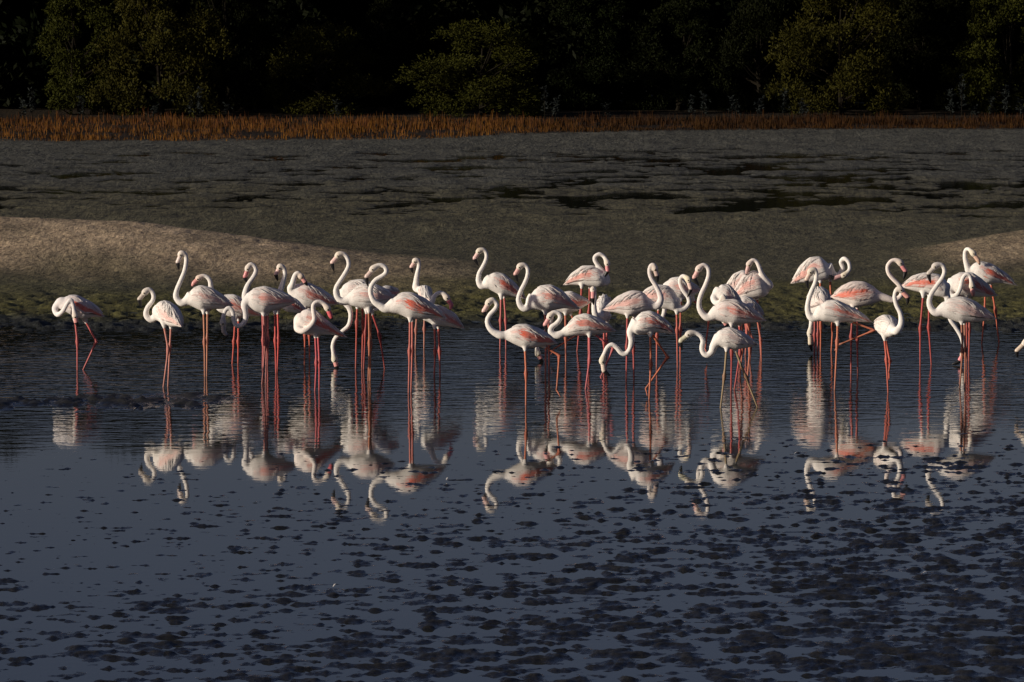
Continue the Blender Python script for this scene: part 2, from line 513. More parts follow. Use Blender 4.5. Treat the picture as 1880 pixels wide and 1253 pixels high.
def wing_mesh(B, side, coral, pink, black, r, white):
    """folded wing: overlapping feather blades, front ones over rear ones"""
    V, F, Cc = [], [], []
    def feather(u0, p0, u1, p1, wid, lift0, lift1, col, tipcol=None):
        n = 5; base = len(V)
        for i in range(n):
            t = i / (n - 1)
            u = u0 + (u1 - u0) * t; ph = p0 + (p1 - p0) * t ** 1.3
            off = lift0 + (lift1 - lift0) * t
            prof = (0.45, 0.95, 1.0, 0.8, 0.12)[i]
            dphi = prof * wid / max(0.05, float(B.h[min(63, max(0, int(u * 63)))]))
            dphi = min(dphi, 0.55)
            cc = col if tipcol is None else lerp(col, tipcol, smooth(np.array(t)))
            for k, o2 in ((-1, 0.0), (0, 0.0035), (1, 0.0)):
                V.append(B.at(u, ph + k * dphi, side, off + o2)); Cc.append(cc)
        for i in range(n - 1):
            for k in range(2):
                a = base + i * 3 + k
                F.append((a, a + 1, a + 4, a + 3))
    J = lambda s: r.normal() * s
    red = np.array([.80, .13, .065]); rose = np.array([.80, .42, .36])
    R = math.radians
    # primaries and secondaries along the lower rear edge, the dark ones just showing below the coverts
    for k in range(11):
        t = k / 10
        dark = black * (1.0 if k < 4 else 0.10)
        feather(0.52 + 0.10 * t, R(112 - 50 * t), 0.90 + 0.09 * t + J(.010), R(104 - 58 * t + J(2)), 0.010, 0.001, 0.005, lerp(lerp(white, rose, .25 + .2 * pink), [.015, .013, .014], dark), None)
    # coverts: white with a coral band low on the flank
    for row, (ua, p_lo, p_hi, ln, n) in enumerate(((0.62, 52, 98, .25, 17), (0.52, 50, 100, .22, 18), (0.42, 46, 103, .20, 19), (0.32, 40, 105, .18, 19), (0.24, 34, 106, .15, 18), (0.16, 28, 104, .13, 17))):
        rowa = (.9, 1.0, 1.0, .8, .5, .2)[row]
        for k in range(n):
            t = (k + 0.5) / n
            ph = p_lo + (p_hi - p_lo) * t
            a = coral * np.clip((1.8 * math.exp(-((ph - 86 + 4 * row) / 15) ** 2) + J(.40)) * rowa - .10, 0, 1)
            b = np.clip(pink * (0.10 + J(.26)), 0, .8)
            col = lerp(lerp(white, rose, b), red, np.clip(a, 0, 1)) * (1 - abs(J(.11)))
            feather(ua + J(.018), R(ph + J(1.5)), ua + ln + J(.022), R(ph + 6 + J(4)), 0.0115, 0.003 if row < 4 else 0.0005, 0.008 + abs(J(.002)) if row < 4 else 0.005, col, lerp(col, white, 0.25 if a > .25 else 0.0))
    # long pale scapulars drooping from the back
    for k in range(26):
        t = k / 25
        u0 = 0.18 + 0.46 * t + J(.014)
        tone = lerp(white, rose, np.clip(0.02 + J(.10), 0, .3)) * (1 - abs(J(.16)))
        feather(u0, R(18 + J(5)), u0 + 0.26 + J(.04), R(56 + 12 * math.sin(3 * t) + J(10)), 0.0085, 0.004, 0.016 + abs(J(.005)), tone)
    for k in range(14):
        t = k / 13
        u0 = 0.16 + 0.52 * t
        feather(u0, R(6 + J(3)), u0 + 0.24, R(22 + J(8)), 0.012, 0.004, 0.009 + abs(J(.002)), white * (1 - abs(J(.05))))
    return V, F, np.array(Cc)

def tail_feathers(B, r, col):
    return

def remesh(V, F, voxel):
    me = bpy.data.meshes.new('tmp')
    me.from_pydata([tuple(v) for v in V], [], F)
    me.update()
    o = bpy.data.objects.new('tmp', me)
    COL.objects.link(o)
    md = o.modifiers.new('r', 'REMESH'); md.mode = 'VOXEL'; md.voxel_size = voxel; md.use_smooth_shade = True
    ms = o.modifiers.new('s', 'SMOOTH'); ms.factor = 0.5; ms.iterations = 9
    dg = bpy.context.evaluated_depsgraph_get()
    ev = o.evaluated_get(dg)
    m2 = ev.to_mesh()
    co = np.empty(len(m2.vertices) * 3); m2.vertices.foreach_get('co', co)
    fs = [tuple(p.vertices) for p in m2.polygons]
    ev.to_mesh_clear()
    bpy.data.objects.remove(o); bpy.data.meshes.remove(me)
    return co.reshape(-1, 3), fs

PINK, CORAL, ORANGE, BUFF, OLIVE, RED = (.72, .20, .19), (.74, .17, .11), (.76, .27, .13), (.66, .33, .20), (.42, .36, .20), (.60, .10, .09)

def flamingo(b, idx):
    r = np.random.default_rng(500 + idx)
    wl = b['wl']
    bx = np.mean([l[0][0] for l in b['legs']])
    base = on_water(bx, wl)
    Y0 = base[1]
    root = empty('flamingo', base)
    tag(root, b['lab'], 'flamingo', 'flamingos wading in the lagoon')
    def P(p, dy=0.0):
        dy = p[2] if len(p) > 2 else dy
        return at_depth(p[0], p[1], Y0 + dy) - base
    def P2(p):
        q = at_depth(p[0], p[1], Y0) - base
        return np.array([q[0], q[2]])
    y0, y1 = b.get('yF', 0.0), b.get('yT', 0.06)
    B = Body(P2(b['front']), P2(b['tail']), [P2(p) for p in b['top']], [P2(p) for p in b['bot']], y0, y1, b.get('wf', 0.82))
    V, F = B.mesh()
    # neck and head
    nk = b['neck']
    start = B.C[9]
    pts = [start] + [P(p, y0) for p in nk] 
    hd = P(b['head'], nk[-1][2] if len(nk[-1]) > 2 else y0)
    bend, tip = [P(p, (b['head'][2] if len(b['head']) > 2 else (nk[-1][2] if len(nk[-1]) > 2 else y0))) for p in b['beak']]
    face = hd + (bend - hd) * 0.42
    path = catmull(np.array(pts + [hd, face]), 6)
    m = len(path)
    s = np.concatenate([[0], np.cumsum(np.linalg.norm(np.diff(path, axis=0), axis=1))]); tot = s[-1]
    fc = np.linalg.norm(face - hd)
    d0 = min(np.linalg.norm(B.C[0] - B.C[9]), 0.12)
    rad = np.interp(s, [0, d0 * .6, d0 + .01, d0 + .09, d0 + .22, max(d0 + .26, tot - fc - 0.075), tot - fc - 0.045, tot - fc, tot - fc * 0.45, tot],
                    [B.h[9] * .85, B.h[4] * .93, 0.046, 0.037, 0.029, 0.0245, 0.029, 0.041, 0.037, 0.026])
    v2, f2 = tube(path, rad, 12, 0.9, len(V)); V += v2; F += f2
    legs = []
    dyl = b.get('dyl', 0.045); ym = y0 + (y1 - y0) * 0.45
    for li, l in enumerate(b['legs']):
        dy = ym + (-dyl if li == 0 else dyl)
        lifted = b.get('lift', ()) and li in b['lift']
        q = [P(p, dy) for p in l]
        if not lifted:
            d = q[-1] - q[-2]; d = d / abs(d[2]) if abs(d[2]) > 1e-4 else np.array([0, 0, -1.])
            q[-1] = q[-1] + (np.array([d[0] * 0.3, 0, -1.0])) * (q[-1][2] + 0.07)
        hip = q[0]; knee = q[1]
        dirn = (knee - hip) / np.linalg.norm(knee - hip)
        inner = hip - dirn * 0.05 + np.array([0, (ym - hip[1]) * 0.5, 0.03])
        th = catmull([inner, hip, hip + dirn * 0.045], 4)
        v2, f2 = tube(th, np.interp(np.linspace(0, 1, len(th)), [0, .5, 1], [0.055, 0.026, 0.011]), 10, 0.9, len(V)); V += v2; F += f2
        legs.append((q, lifted))
    co, fs = remesh(V, F, 0.0085)
    tint = np.array(b.get('tint', (1, 1, 1)))
    white = WHITE * tint
    # colour: white, a breath of rose on the lower back, cream on the head
    dh = np.linalg.norm(co - hd, axis=1)
    t_h = smooth(1 - (dh - 0.03) / 0.06)[:, None]
    cream = np.array(b.get('headc', (.70, .58, .46)))
    nz = fbm(co[:, 0] * 9 + 3 * idx, co[:, 2] * 9 + co[:, 1] * 5, 7 + idx, 3)[:, None]
    cols = white * (1 + 0.06 * nz)
    uax = ((co - B.C[0]) @ B.ax3 / B.L)[:, None]
    cols = cols * (1 - smooth((uax - 0.6) / 0.4) * 0.15) + np.array([.78, .45, .40]) * 0.15 * smooth((uax - 0.55) / 0.4)
    cols = cols * (1 - 0.6 * t_h) + cream * 0.6 * t_h
    VV = [co]; FF = list(fs); CC = [cols]; MI = [0] * len(fs); nv = len(co)
    lc = np.array(b.get('legc', CORAL)) * np.array([.68, .58, .58])
    for li, (q, lifted) in enumerate(legs):
        segs = [q[0] + (q[0] - q[1]) * 0.03]
        hip, knee, foot = q[0], q[1], q[2]
        mid1 = hip * 0.5 + knee * 0.5
        pa, ra, ca = [], [], []
        for t in np.linspace(0, 1, 9):
            pa.append(hip * (1 - t) + knee * t); ra.append(np.interp(t, [0, .12, .8, .93, 1], [.015, .0130, .0108, .0180, .0235])); ca.append(1.0 + 0.10 * t)
        for t in np.linspace(0, 1, 10)[1:]:
            pa.append(knee * (1 - t) + foot * t); ra.append(np.interp(t, [0, .08, .18, .92, 1], [.0235, .0180, .0100, .0090, .0125])); ca.append(1.1 - 0.25 * t)
        v2, f2 = tube(pa, ra, 8, 1.0, nv)
        ca = np.array(ca); cc = np.repeat(ca, 8)
        kc = np.abs(np.arange(len(pa)) - 8)
        redk = np.repeat(np.clip(1 - kc / 2.5, 0, 1), 8)[:, None]
        c3 = lc[None, :] * cc[:, None]
        c3 = c3 * (1 - 0.5 * redk) + np.array([.36, .06, .045]) * 0.5 * redk * (np.linalg.norm(lc) / 0.8)
        stain = np.repeat(np.clip((np.arange(len(pa)) - 13) / 5.0, 0, 1), 8)[:, None] * 0.6      # mud on the shanks
        c3 = c3 * (1 - stain) + np.array([.13, .075, .055]) * stain
        c3 = np.vstack([c3, c3[:1], c3[-1:]])
        VV.append(np.array(v2)); FF += f2; CC.append(c3); MI += [1] * len(f2); nv += len(v2)
        # webbed foot: three toes and the webs between
        if lifted:
            td = P(b['toes'][li], foot[1]) - foot
        else:
            td = np.array([-0.06 if b['head'][0] < b['tail'][0] else 0.06, -0.03, -0.02])
        if not lifted and len(l) < 0: continue
        td = td / (np.linalg.norm(td) + 1e-9)
        tl = 0.085
        sidev = np.array([0, 1.0, 0]) - td * td[1]; sidev /= np.linalg.norm(sidev)
        tips = [foot + (td * math.cos(a) + sidev * math.sin(a)) * tl for a in (-0.55, 0, 0.55)]
        for tp in tips:
            v2, f2 = tube(catmull([foot, foot * .5 + tp * .5 + np.array([0, 0, .004]), tp], 3), np.linspace(.0095, .004, 7), 6, 1.0, nv)
            VV.append(np.array(v2)); FF += f2; CC.append(np.tile(lc * 0.85, (len(v2), 1))); MI += [1] * len(f2); nv += len(v2)
        for a, c in ((0, 1), (1, 2)):
            w = [foot, foot + (tips[a] - foot) * .8, foot + (tips[c] - foot) * .8]
            VV.append(np.array(w)); FF.append((nv, nv + 1, nv + 2)); CC.append(np.tile(lc * 0.7, (3, 1))); MI.append(1); nv += 3
        # hind toe
    mesh_obj('body', np.vstack(VV), FF, [M_PLUME, M_SKIN], root, True, np.vstack(CC), MI)
    # wings
    for side in (1, -1):
        v, f, c = wing_mesh(B, side, 1.15 * b.get('coral', 0.6), b.get('pink', 0.3), b.get('black', 0.25), r, white)
        mesh_obj('wing', v, f, [M_PLUME], root, True, c)
    # beak: pale, bent down in the middle, black at the tip
    bp = catmull([face - (bend - face) * 0.25, face, face * .45 + bend * .55, bend, bend * .5 + tip * .5 + (bend - face) * 0.05, tip], 4)
    br = np.interp(np.linspace(0, 1, len(bp)), [0, .2, .4, .62, .85, 1], [.021, .0275, .0270, .0265, .0165, .0045])
    v2, f2 = tube(bp, br, 10, 0.78)
    bc = np.array(b.get('beakc', (.74, .34, .31)))
    t = np.linspace(0, 1, len(bp)); bl = b.get('tipblack', 0.63)
    cc = np.where((t < bl)[:, None], bc, np.array([.012, .011, .012])); cc = np.repeat(cc, 10, 0); cc = np.vstack([cc, cc[:1], cc[-1:]])
    mesh_obj('beak', v2, f2, [M_BEAK], root, True, cc)
    # eyes
    fwd = (bend - hd) / np.linalg.norm(bend - hd)
    lat = np.array([0, 1.0, 0]) - fwd * fwd[1]; lat /= np.linalg.norm(lat)
    upv = np.cross(lat, fwd); upv = upv if upv[2] > 0 else -upv
    for sd in (-1, 1):
        ec = hd + fwd * 0.018 + lat * sd * 0.0315
        ev, ef = tube([ec - lat * sd * .004, ec, ec + lat * sd * .003, ec + lat * sd * .0045], [.008, .010, .008, .004], 8)
        ec_ = np.tile([.60, .42, .06], (len(ev), 1)); ec_[16:] = (.01, .01, .01)
        mesh_obj('eye', ev, ef, [M_EYE], root, True, ec_)
    return root

BIRDS = []
def bird(**k): BIRDS.append(k)
bird(lab='leftmost flamingo, hunched with its neck looped down and head tucked under its breast', wl=680, front=(106,560), tail=(193,584),
     top=[(112,549),(125,543),(140,543),(165,555),(180,567)], bot=[(120,573),(135,581),(150,587),(170,583)],
     neck=[(110,556),(101,567),(106,578,-.05),(116,571,-.11),(124,557,-.13),(130,551,-.13),(134,559,-.13),(136,570,-.13)], head=(138,580,-.13), beak=[(140,592),(143,600)],
     legs=[[(138,588),(142,627),(142,680)],[(157,590),(177,627),(149,681)]], black=0.9, coral=.9, pink=.5, legc=PINK, tint=(.98,.97,1))
bird(lab='small flamingo on pale pink legs, second from the left, head lowered', wl=710, front=(284,582), tail=(337,600), yF=.12, yT=-.22,
     top=[(287,565),(298,553),(310,555),(322,562),(333,580)], bot=[(290,591),(302,598),(312,599),(328,598)],
     neck=[(281,586),(273,585),(268,577),(271,565),(280,553),(282,544),(279,536),(273,532)], head=(267,536), beak=[(256,550),(259,564)], beakc=(.55,.47,.40), headc=(.55,.47,.38),
     legs=[[(301,598),(309,641),(299,710)],[(314,600),(312,636),(308,711)]], black=0.6, coral=.35, pink=.5, legc=(.74,.36,.28))
bird(lab='tall white flamingo on buff legs, neck upright in an S, topmost head on the left', wl=692, front=(338,554), tail=(430,563),
     top=[(345,541),(353,530),(367,525),(389,530),(411,545)], bot=[(350,562),(368,571),(389,569),(411,568)],
     neck=[(337,556),(329,554),(323,545),(325,532),(332,515),(339,497),(342,478),(340,468)], head=(333,466), beak=[(326.5,482),(329,496)], beakc=(.74,.60,.54),
     legs=[[(374,573),(375.5,628),(376,692)],[(381,573),(380.5,624),(379.5,692)]], coral=.35, pink=.25, legc=BUFF)
bird(lab='flamingo resting its pink-billed head above the back of the tall left one', wl=668, front=(392,556), tail=(482,582),
     top=[(398,548),(412,542),(430,542),(450,552)], bot=[(400,572),(420,582),(440,585),(460,582)],
     neck=[(392,552),(388,540),(387,526),(385,515),(380,509),(373,507)], head=(365,511), beak=[(356,520),(352,527)], tipblack=.95, headc=(.74,.50,.36),
     legs=[[(432,586),(429.5,627),(426,668)],[(438,586),(437.5,627),(437,668)]], coral=.7, pink=.6, legc=(.74,.15,.11))
bird(lab='large grey-white flamingo bending its neck in a low U, grey head hanging', wl=705, front=(447,550), tail=(546,556),
     top=[(453,540),(464,531),(486,527),(511,534),(532,544)], bot=[(455,565),(468,573),(483,577),(508,570),(530,562)],
     neck=[(450,558,-.02),(450,572,-.04),(451,586,-.06),(444,597,-.07),(434,598,-.08),(429,588,-.08),(428,575,-.09),(422,566,-.09),(415,569,-.09),(410.5,580,-.09)], head=(409.5,592,-.09), beak=[(411,609),(420,620)], beakc=(.40,.36,.35), headc=(.42,.37,.33), tipblack=.85,
     legs=[[(484,576),(487,632),(480.5,705)],[(489,576),(490,630),(487.5,705)]], coral=.55, pink=.5, legc=(.55,.22,.20), tint=(.92,.92,.93))
bird(lab='flamingo with its looped neck and pink black-tipped bill held above the low-bending grey-white one', wl=676, front=(452,552), tail=(500,566), yF=.0, yT=.42,
     top=[(458,543),(470,538),(485,541)], bot=[(460,565),(475,572),(488,572)],
     neck=[(451,548),(451,536),(456,522),(465,509),(470,497),(466,488),(460,486)], head=(455.5,492), beak=[(450,509),(454,520)], beakc=(.62,.22,.22),
     legs=[[(482,574),(483,625),(482,676)],[(491,574),(492,625),(491,676)]], coral=.5, legc=PINK, tint=(.93,.93,.95))
bird(lab='slim upright flamingo neck with pale pink bill, on coral-red legs behind the grey-white one', wl=686, front=(510,553), tail=(567,577),
     top=[(516,545),(530,543),(548,554)], bot=[(515,565),(525,573),(545,576)],
     neck=[(510,547),(515,533),(519.5,519),(523,503),(521,493)], head=(514.5,490), beak=[(507,504),(510,516)], beakc=(.78,.52,.46),
     legs=[[(505,573),(505.5,625),(507,686)],[(510,573),(511.5,624),(508.5,686)]], coral=1, pink=.8, legc=(.80,.14,.12))
bird(lab='plump white flamingo preening, bill pushed into its own back feathers', wl=667, front=(531,538), tail=(625,560),
     top=[(534,528),(541,522),(565,520),(592,533),(610,546)], bot=[(540,556),(555,564),(568,567),(595,564)],
     neck=[(534,531,-.03),(537,522,-.06),(540,511,-.06),(543,504,-.06),(548,502,-.06)], head=(553,508,-.06), beak=[(560,518),(564,525)], headc=(.62,.44,.30),
     legs=[[(560,565),(560,615),(559,667)],[(568,565),(568,615),(568.5,667)]], black=0.5, coral=.75, pink=.6, legc=(.70,.18,.10))
bird(lab='flamingo turned back over its shoulder, deep pink bill pressed to its flank, on rose-red legs', wl=718, front=(542,600), tail=(639,622),
     top=[(544,584),(551,572),(565,567),(580,571),(600,590),(620,607)], bot=[(550,611),(560,615),(580,617),(605,615)],
     neck=[(546,602,-.06),(556,608,-.12),(568,601,-.13),(577,588,-.13),(576,575,-.12),(575,562,-.11),(581,555,-.10),(592,556,-.09)], head=(601,566,-.09), beak=[(607,580),(610,587)], beakc=(.72,.14,.16), tipblack=.85,
     legs=[[(579,616),(581,666),(578,718)],[(584,616),(586.5,665),(586,718)]], coral=.95, pink=.7, legc=(.72,.15,.17), tint=(1,.96,.95))
bird(lab='tall white flamingo with cream head held high, pink bill, above the preening pair', wl=700, front=(634,553), tail=(727,547),
     top=[(640,540),(648,531),(664,523),(688,523),(708,532)], bot=[(640,560),(648,563),(670,568),(690,567),(710,558)],
     neck=[(632,554),(625,552),(618,543),(617,530),(624,517),(633,503),(640,488),(638,475),(631,467)], head=(622,468), beak=[(610,483),(613.5,499)], beakc=(.80,.56,.50), headc=(.72,.58,.42),
     legs=[[(677,571),(678.5,630),(676,700)],[(680,571),(680.5,632),(679.5,700)]], coral=.4, pink=.35, legc=(.66,.27,.14))
bird(lab='flamingo feeding behind the tall cream-headed one, white neck hanging to the water', wl=676, front=(625,536), tail=(700,545), yF=0,
     top=[(630,523),(641,517),(664,514),(685,522)], bot=[(632,550),(645,560),(670,565)],
     neck=[(632,552),(641,566),(644,580),(640,598),(627,610),(616,621),(611,634),(612,648)], head=(614,660), beak=[(618,674),(623,682)], tipblack=.55, headc=(.60,.55,.38),
     legs=[[(656,563),(655,591),(653,676)],[(665,563),(666.5,590),(664.5,676)]], coral=.4, pink=.5, legc=(.66,.15,.11))
bird(lab='flamingo mostly hidden behind the tall cream-headed one, dark red leg striding out right', wl=681, front=(690,545), tail=(733,539), yF=.1, yT=.4,
     top=[(696,534),(708,528),(720,532)], bot=[(694,558),(706,562),(720,552)],
     neck=[(688,552),(686,560),(690,566),(696,564)], head=(700,558), beak=[(706,562),(708,568)],
     legs=[[(673,572),(671,610),(667.5,681)],[(683,575),(697,616),(707.5,681)]], coral=.7, legc=(.50,.09,.08))
bird(lab='large flamingo with bold coral-red wing, neck in a wide loop, bill to its throat', wl=721, front=(706,567), tail=(823,588),
     top=[(714,555),(724,546),(737,538),(756,538),(780,549),(803,567)], bot=[(717,575),(732,577),(752,587),(780,587),(800,585)],
     neck=[(708,567),(698,562),(687,554),(681,541),(681,528),(689,515),(702,507),(709,500),(707,491),(697,487)], head=(686,493), beak=[(673,509),(676,527)], beakc=(.66,.50,.44), headc=(.62,.52,.42),
     legs=[[(753,587),(752,645),(750,721)],[(757,587),(757,642),(754.5,721)]], black=0.85, coral=1.3, pink=.3, legc=(.70,.24,.19))
bird(lab='flamingo seen from behind with upright neck and pale thin legs, right of the loop-necked one', wl=641, front=(768,533), tail=(792,552), yF=.25, yT=-.2, wf=.8,
     top=[(770,519),(778,519),(788,528)], bot=[(772,550),(780,556),(788,556)],
     neck=[(764,530,.22),(764,518,.22),(766,504,.22),(769,489,.22),(768,480,.22)], head=(762.5,479,.22), beak=[(755.5,491),(758,502)], beakc=(.76,.50,.44),
     legs=[[(766,560),(763.7,606),(762.5,641)],[(779.5,560),(779,604),(778.5,641)]], black=0.9, coral=.35, pink=.6, legc=(.66,.34,.25))
bird(lab='flamingo with neck arched back and bright pink bill, rightmost of the left half', wl=693, front=(776,583), tail=(853,606),
     top=[(780,570),(792,559),(810,563),(836,578)], bot=[(783,590),(800,600),(820,600),(838,603)],
     neck=[(781,576,-.03),(789,564,-.07),(794,553,-.08),(797,545,-.08),(805,538.5,-.08),(813,539,-.08)], head=(819.5,546,-.08), beak=[(828.5,560),(826,570)], beakc=(.78,.22,.26), tipblack=.95,
     legs=[[(798,600),(799,645),(797,693)],[(805,600),(807,645),(808,693)]], coral=.8, pink=.7, legc=(.74,.20,.16))
bird(lab='tall flamingo with coral trailing wing, leftmost at the back of the right half', wl=641, front=(887,523), tail=(968,552),
     top=[(892,511),(897,505),(908,500),(924,504),(940,516),(956,533)], bot=[(893,529),(902,534),(918,543),(934,544),(952,547)],
     neck=[(888,525),(882,524),(878.5,515),(880,502),(886,491),(892,478),(893,467),(887.5,459)], head=(880,461), beak=[(871.5,475),(879,489)], beakc=(.76,.50,.46), headc=(.68,.58,.42),
     legs=[[(920,546),(919,588),(918,641)],[(925.5,544),(928.5,588),(929,641)]], black=0.8, coral=1, pink=.3, legc=(.76,.24,.22))
bird(lab='big white S-necked flamingo standing behind the one with the dangling foot', wl=687, front=(968,562), tail=(1066,569),
     top=[(973,545),(980,533),(991,526),(1011,524),(1031,534),(1051,555)], bot=[(974,569),(988,570),(1003,573),(1035,567)],
     neck=[(968,565),(960,566),(954,559),(952,548),(956,535),(963,521),(968,508),(969,495),(963,487)], head=(955,489), beak=[(946.5,504),(952,519)], beakc=(.74,.42,.38),
     legs=[[(1001,574),(1002,628),(1001.5,687)],[(1007,574),(1008,628),(1008,687)]], coral=.6, pink=.35, legc=(.76,.25,.18))
bird(lab='flamingo feeding behind the big white one, one foot held forward, bill at the water', wl=665, front=(1012,562), tail=(1087,556),
     top=[(1020,548),(1034,538),(1048,536),(1065,544)], bot=[(1020,572),(1040,577),(1060,572)],
     neck=[(1011,570),(1011,585),(1006,602),(996,618),(988,631),(986,641)], head=(988,650), beak=[(993,660),(998,667)], tipblack=.55, headc=(.60,.54,.38),
     legs=[[(1038,575),(1038.5,620),(1039,665)],[(1047,576),(1066,611),(1017,641)]], lift=(1,), toes={1:(1010,653)}, coral=.8, pink=.6, legc=(.74,.28,.18))
bird(lab='front flamingo with flame-red wing bars standing on one orange leg, other foot dangling', wl=744, front=(920,614), tail=(1026,634),
     top=[(928,608),(935,604),(949,597),(968,597),(991,606),(1010,617)], bot=[(926,623),(943,632),(960,640),(978,640),(1002,635)],
     neck=[(922,616),(912,613),(903,607),(897,599),(895,589),(899,579),(909,568),(912,559),(905,551)], head=(898,555), beak=[(888.5,572),(894,582)], beakc=(.80,.54,.48), headc=(.72,.60,.46),
     legs=[[(964,640),(966,686),(965.5,744)],[(998,636),(1027,653),(1022,717)]], lift=(1,), toes={1:(1031,733)}, black=0.3, coral=1.2, pink=.2, legc=(.76,.28,.15))
bird(lab='flamingo stepping forward, hooked neck, large pink bill, ragged wing tuft, bent hind leg', wl=715, front=(1027,613), tail=(1133,610),
     top=[(1034,604),(1039,599),(1055,582),(1076,577),(1096,584),(1116,596)], bot=[(1037,619),(1063,617),(1084,616),(1116,612)],
     neck=[(1028,615),(1018,615),(1011,609),(1013,601),(1021,595),(1028,586),(1027,577),(1018,574)], head=(1010.5,580), beak=[(1001,597),(1006.5,613)], beakc=(.78,.38,.36),
     legs=[[(1082,615),(1082.5,662),(1074,715)],[(1090,613),(1126,639),(1103,693)]], lift=(1,), toes={1:(1112,711)}, black=0.8, coral=.7, pink=.35, legc=(.78,.22,.24))
bird(lab='flamingo facing the camera with straight white neck and pink bill pointing down', wl=668, front=(1100,580), tail=(1117,575), yF=-.12, yT=.42, wf=.62,
     top=[(1103,550),(1107,544),(1112,548)], bot=[(1103,588),(1110,592),(1114,588)],
     neck=[(1097,582,-.14),(1092,575,-.17),(1090.5,560,-.17),(1092,545,-.17),(1091,536,-.17)], head=(1089,531,-.20), beak=[(1088.5,547,-.26),(1089.5,560,-.25)], beakc=(.78,.36,.34),
     legs=[[(1109,590),(1109,628),(1109,668)],[(1115,590),(1113.5,628),(1111.5,668)]], coral=.2, pink=.3, legc=(.72,.18,.16))
bird(lab='hindmost flamingo of the middle group, facing right and preening its breast', wl=645, front=(1115,516), tail=(1033,526),
     top=[(1108,498),(1100,492),(1088,489),(1069,490),(1049,504)], bot=[(1108,526),(1101,528),(1076,526),(1050,524)],
     neck=[(1113,518),(1113,508),(1106,498),(1098,488),(1092,478),(1093,471),(1101,467),(1109,472)], head=(1114.5,483,-.04), beak=[(1115.5,498,-.05),(1108,511,-.05)], beakc=(.74,.30,.30),
     legs=[[(1068,526),(1066,575),(1059,645)],[(1083,526),(1081,575),(1080,645)]], black=0.7, coral=.6, pink=.45, legc=(.68,.15,.13))
bird(lab='front flamingo feeding with its neck in a low S, orange legs, black and coral wing', wl=733, front=(1157,600), tail=(1242,617),
     top=[(1160,587),(1175,575),(1194,572),(1211,580),(1227,593)], bot=[(1162,612),(1172,616),(1192,614),(1211,611)],
     neck=[(1158,608),(1159.5,625),(1156.5,641),(1149,650),(1140,648),(1132.5,639),(1124,633),(1115.5,638),(1110,649)], head=(1106,662), beak=[(1109,681),(1121,691)], beakc=(.78,.64,.54), headc=(.66,.58,.40),
     legs=[[(1194,614),(1195,669),(1191.5,733)],[(1196,612),(1226,656),(1185.5,714)]], lift=(1,), toes={1:(1190,735)}, coral=.85, pink=.5, black=1, legc=(.80,.27,.13))
bird(lab='greyish flamingo facing right, neck raised in an S above the low-feeding one', wl=700, front=(1206,564), tail=(1105,572),
     top=[(1200,556),(1190,546),(1179,537),(1159,535),(1135,545)], bot=[(1198,570),(1186,573),(1158,582),(1130,575)],
     neck=[(1206,562),(1213,551),(1210.5,538),(1203.5,524),(1196,512),(1192.5,500),(1194,490),(1199,487)], head=(1202,493), beak=[(1206,506),(1208,519)], beakc=(.62,.46,.40),
     legs=[[(1152,580),(1151,637),(1149.5,700)],[(1164,580),(1163,639),(1164,700)]], coral=.4, pink=.5, legc=(.62,.15,.14), tint=(.97,.94,.95))
bird(lab='flamingo facing right with neck curled into a ring, yellowish face and bill at its breast', wl=675, front=(1246,560), tail=(1172,548),
     top=[(1241,538),(1226,526),(1202,524),(1185,533)], bot=[(1240,572),(1229,569),(1205,566),(1185,560)],
     neck=[(1246,568),(1257,566),(1265,557),(1263.5,546),(1256,536),(1250,525),(1248.5,514),(1254,507)], head=(1263,513,-.04), beak=[(1268,531,-.06),(1262,546,-.06)], beakc=(.78,.56,.48), headc=(.74,.60,.34),
     legs=[[(1242.5,573),(1243,606),(1244,675)],[(1209,566),(1206,618),(1205.5,675)]], coral=.45, pink=.5, legc=(.74,.22,.16))
bird(lab='white flamingo with lifted leg behind the ring-necked one, head hidden as it feeds', wl=664, front=(1216,528), tail=(1290,533),
     top=[(1220,519),(1234,511),(1250,510),(1270,520)], bot=[(1224,546),(1245,552),(1268,548)],
     neck=[(1217,540),(1219,556),(1220,570),(1216,584)], head=(1211,594), beak=[(1205,604),(1204,614)],
     legs=[[(1250,550),(1249,605),(1249,664)],[(1272,550),(1302,582),(1295,641)]], lift=(1,), toes={1:(1300,660)}, coral=.5, pink=.6, legc=(.78,.22,.15))
bird(lab='large flamingo with tall S neck right of centre, red wing edge towards the tail', wl=717, front=(1302,581), tail=(1409,591),
     top=[(1308,565),(1318,557),(1329,552),(1351,551),(1374,562),(1393,577)], bot=[(1308,587),(1320,590),(1345,597),(1374,595)],
     neck=[(1302,583),(1292,579),(1284.5,567),(1284,553),(1288.5,538),(1295.5,523),(1301,506),(1300,493),(1292,487)], head=(1283.5,493), beak=[(1275,510),(1284,525)], beakc=(.76,.44,.40), headc=(.74,.56,.46),
     legs=[[(1343,596),(1343.5,645),(1342,717)],[(1358,595),(1359,648),(1347,717)]], coral=.7, pink=.75, legc=(.58,.11,.10), tint=(.97,.95,.95))
bird(lab='nearest pale flamingo with yellow-olive legs set apart, grey head lowered on a U neck', wl=749, front=(1309,626), tail=(1396,636),
     top=[(1311,615),(1319,607),(1338,602),(1358,608),(1377,621)], bot=[(1316,635),(1332,641),(1351,643),(1376,639)],
     neck=[(1311,634),(1307,646),(1299,652.5),(1291,648),(1288.5,638),(1290.5,627),(1286,617),(1276,611.5)], head=(1266,613), beak=[(1250,626),(1252,643)], beakc=(.62,.58,.42), headc=(.50,.43,.34), tipblack=.66,
     legs=[[(1334,641),(1330,691),(1322,749)],[(1350,643),(1369,692),(1394,749)]], coral=.12, pink=.45, black=.95, legc=OLIVE)
